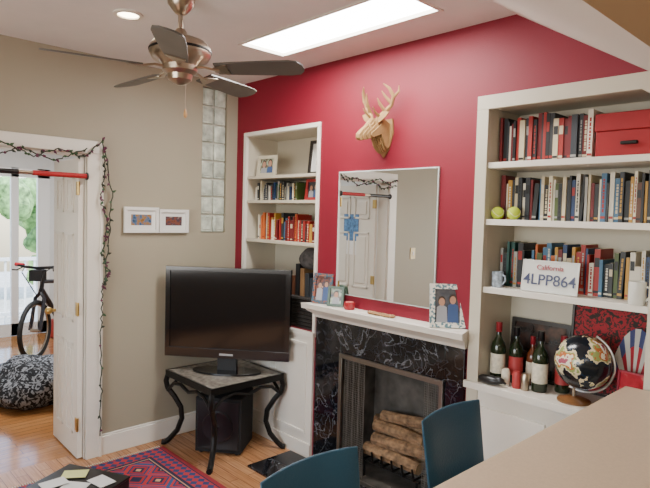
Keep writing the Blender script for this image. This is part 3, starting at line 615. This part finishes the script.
# stools
BL=mat('teal_blue_leather',(.022,.080,.125,1),.38,bump=.15,bscale=120); LEGW=mat('dark_wood_leg',(.03,.018,.012,1),.4)
def stool(y):
    w=M(); w.T=TR(2.73,y,0)
    nx,nz=12,8; vs=[];fs=[]
    for side_ in (0,1):
        for j in range(nz+1):
            for i in range(nx+1):
                u=i/nx*2-1; v=j/nz
                yy=u*(.195+.01*v); cur=.03*u*u; xx=-.19-.05*v+cur
                ed=1-max(abs(u)**6,abs(v*2-1)**8)*.8
                xx+=(.02 if side_==0 else -.02)*ed
                vs.append((xx,yy,.57+.345*v-.006*u*u*v))
    n1=(nx+1)*(nz+1)
    for j in range(nz):
        for i in range(nx):
            a=j*(nx+1)+i; fs.append((a,a+1,a+nx+2,a+nx+1)); fs.append((n1+a,n1+a+nx+1,n1+a+nx+2,n1+a+1))
    for i in range(nx):
        fs.append((i,n1+i,n1+i+1,i+1)); a=nz*(nx+1)+i; fs.append((a,a+1,n1+a+1,n1+a))
    for j in range(nz):
        a=j*(nx+1); fs.append((a,a+nx+1,n1+a+nx+1,n1+a)); a+=nx; fs.append((a,n1+a,n1+a+nx+1,a+nx+1))
    w.add(vs,fs,BL)
    w.box((-.19,-.2,.54),(.19,.2,.61),BL)
    for a in (-.16,.16):
        for b in (-.17,.17): w.tube([(a,b,.55),(a*1.12,b*1.08,0)],[.02,.014],LEGW,4)
    for b in (-.175,.175): w.cyl((-.17,b,.22),(.17,b,.22),.01,LEGW)
    w.cyl((.172,-.175,.26),(.172,.175,.26),.01,LEGW)
    w.done('counter_stool',bevel=.004)
stool(-.66); stool(-1.43)
# ------------------------------------------------------------ far-room objects
w=M(); w.T=TR(-2.85,-.66,0,math.radians(136)) # local +x = backwards
TY=mat('tyre',(.012,.012,.013,1),.7); FRM=mat('bike_frame_paint',(.02,.02,.03,1),.3); R3=mat('bike_red',(.5,.02,.03,1),.4)
def wheel(x):
    w.tube([(x+.31*math.cos(t),0,.335+.31*math.sin(t)) for t in [2*math.pi*i/36 for i in range(36)]],.026,TY,8,closed=True)
    w.tube([(x+.28*math.cos(t),0,.335+.28*math.sin(t)) for t in [2*math.pi*i/36 for i in range(36)]],.008,NICK,6,closed=True)
    for i in range(16):
        t=2*math.pi*i/16; w.cyl((x,.02*(-1)**i,.335),(x+.28*math.cos(t),0,.335+.28*math.sin(t)),.0015,NICK,4)
    w.cyl((x,-.05,.335),(x,.05,.335),.02,NICK)
wheel(0); wheel(1.05)
for s in (-1,1): w.tube([(0,s*.055,.335),(.10,s*.05,.68),(.12,0,.74)],.021,FRM); w.tube([(1.05,s*.05,.335),(.72,s*.03,.78)],.011,FRM); w.tube([(1.05,s*.05,.335),(.62,s*.03,.31)],.012,FRM)
w.tube([(.12,0,.72),(.17,0,.90),(.15,0,1.0)],.024,FRM); w.tube([(.15,0,.86),(.73,0,.80)],.024,FRM); w.tube([(.14,0,.76),(.60,0,.31)],.032,FRM); w.tube([(.60,0,.31),(.74,0,.84),(.77,0,.95)],.018,FRM)
w.tube([(.12,0,1.0),(.06,0,1.02)],.018,BLACK); w.tube([(.12,-.28,1.05),(.07,-.15,1.03),(.06,0,1.02),(.07,.15,1.03),(.12,.28,1.05)],.016,BLACK)
for s in (-1,1): w.cyl((.12,s*.28,1.05),(.10,s*.18,1.045),.022,R3); w.tube([(.07,s*.15,1.03),(-.05,s*.12,.98),(.05,0,.7)],.006,BLACK,5); w.tube([(.08,s*.16,1.035),(.0,s*.2,1.0),(.01,s*.26,1.0)],.008,BLACK,5)
w.box((.0,-.07,.88),(.11,.07,1.0),mat('bike_bag',(.01,.01,.012,1),.8))
w.sphere((.80,0,.975),(.13,.06,.03),BLACK,14,8); w.lathe([(.09,0),(.09,.008)],NICK,T=TR(.60,-.05,.31,0,math.pi/2)); w.tube([(.60,-.06,.31),(.52,-.08,.18)],.008,NICK); w.tube([(.60,.06,.31),(.68,.08,.44)],.008,NICK)
w.done('bicycle')
w=M(); c=Vector((-1.62,-1.04,.0))
def bf(p):
    q=p-c; d=1+.28*noise.noise(p*3.1+Vector((3,1,2)))+.10*noise.noise(p*9)
    z=max(.0,q.z*d+.02); return (c.x+q.x*d,c.y+q.y*d,z)
w.sphere((c.x,c.y,.10),(.52,.42,.22),pattern_mat('patterned_duvet','#12141b','#8c9098',20,.53),48,30,fn=bf); w.done('patterned_floor_cushion')
w=M(); w.lathe([(.06,0),(.08,.02),(.085,.16),(.06,.22),(.065,.24)],mat('terracotta_red',(.35,.03,.02,1),.5),(-3.9,-.10,0)); w.done('red_floor_vase')
# ------------------------------------------------------------ lights
def area(name,loc,rot,sx,sy,p,col):
    l=D.lights.new(name,'AREA'); l.shape='RECTANGLE'; l.size=sx; l.size_y=sy; l.energy=p; l.color=col
    o=D.objects.new(name,l); bpy.context.collection.objects.link(o); o.location=loc; o.rotation_euler=rot
area('front_soft_fill',(2.3,YB+.05,1.55),(math.radians(90),0,0),2.6,1.4,88,(1,.97,.93))  # added soft fill behind the camera, standing in for an assumed window
area('kitchen_ceiling_light',(4.3,-2.6,2.10),(0,0,0),.8,1.6,30,(1,.90,.76))
area('skylight_light',((SK[0]+SK[1])/2,(SK[2]+SK[3])/2,H-.01),(0,0,0),1.08,.3,30,(1,.98,.95))
area('far_room_fill',(-2.2,-.9,2.65),(0,0,0),1.5,1.5,95,(1,.99,.97))  # added overhead fill to brighten the far room, out of view, no fixture
sp=D.lights.new('recessed_spot','SPOT'); sp.energy=25; sp.spot_size=2.0; sp.spot_blend=.6; sp.color=(1,.82,.6); sp.shadow_soft_size=.05
o=D.objects.new('recessed_spot',sp); o.location=(.91,-1.32,H-.02); bpy.context.collection.objects.link(o)
su=D.lights.new('sun','SUN'); su.energy=8; su.angle=.02; o=D.objects.new('sun',su); bpy.context.collection.objects.link(o)
o.rotation_euler=Vector((-.5,.6,-.9)).to_track_quat('-Z','Y').to_euler()
wd=D.worlds.new('w'); bpy.context.scene.world=wd; wd.use_nodes=True; n=wd.node_tree.nodes; l=wd.node_tree.links
s=n.new('ShaderNodeTexSky'); s.sky_type='NISHITA'; s.sun_disc=False; s.sun_elevation=.7; l.new(s.outputs[0],n['Background'].inputs[0]); n['Background'].inputs[1].default_value=1.1
# ------------------------------------------------------------ camera
f,yaw,pt,ro,cx,cy,h=563.438,math.radians(46.3697),math.radians(-2.8678),math.radians(1.5648),3.7873,-2.6106,1.6843
fw=Vector((-math.sin(yaw)*math.cos(pt),math.cos(yaw)*math.cos(pt),math.sin(pt))); r=Vector((math.cos(yaw),math.sin(yaw),0)); u=r.cross(fw)
r2=r*math.cos(ro)+u*math.sin(ro); u2=-r*math.sin(ro)+u*math.cos(ro)
ca=D.cameras.new('camera'); ca.sensor_width=36; ca.lens=f/650*36; ca.clip_start=.05
co=D.objects.new('camera',ca); bpy.context.collection.objects.link(co)
mw=Matrix(((r2.x,u2.x,-fw.x,cx),(r2.y,u2.y,-fw.y,cy),(r2.z,u2.z,-fw.z,h),(0,0,0,1))); co.matrix_world=mw
bpy.context.scene.camera=co
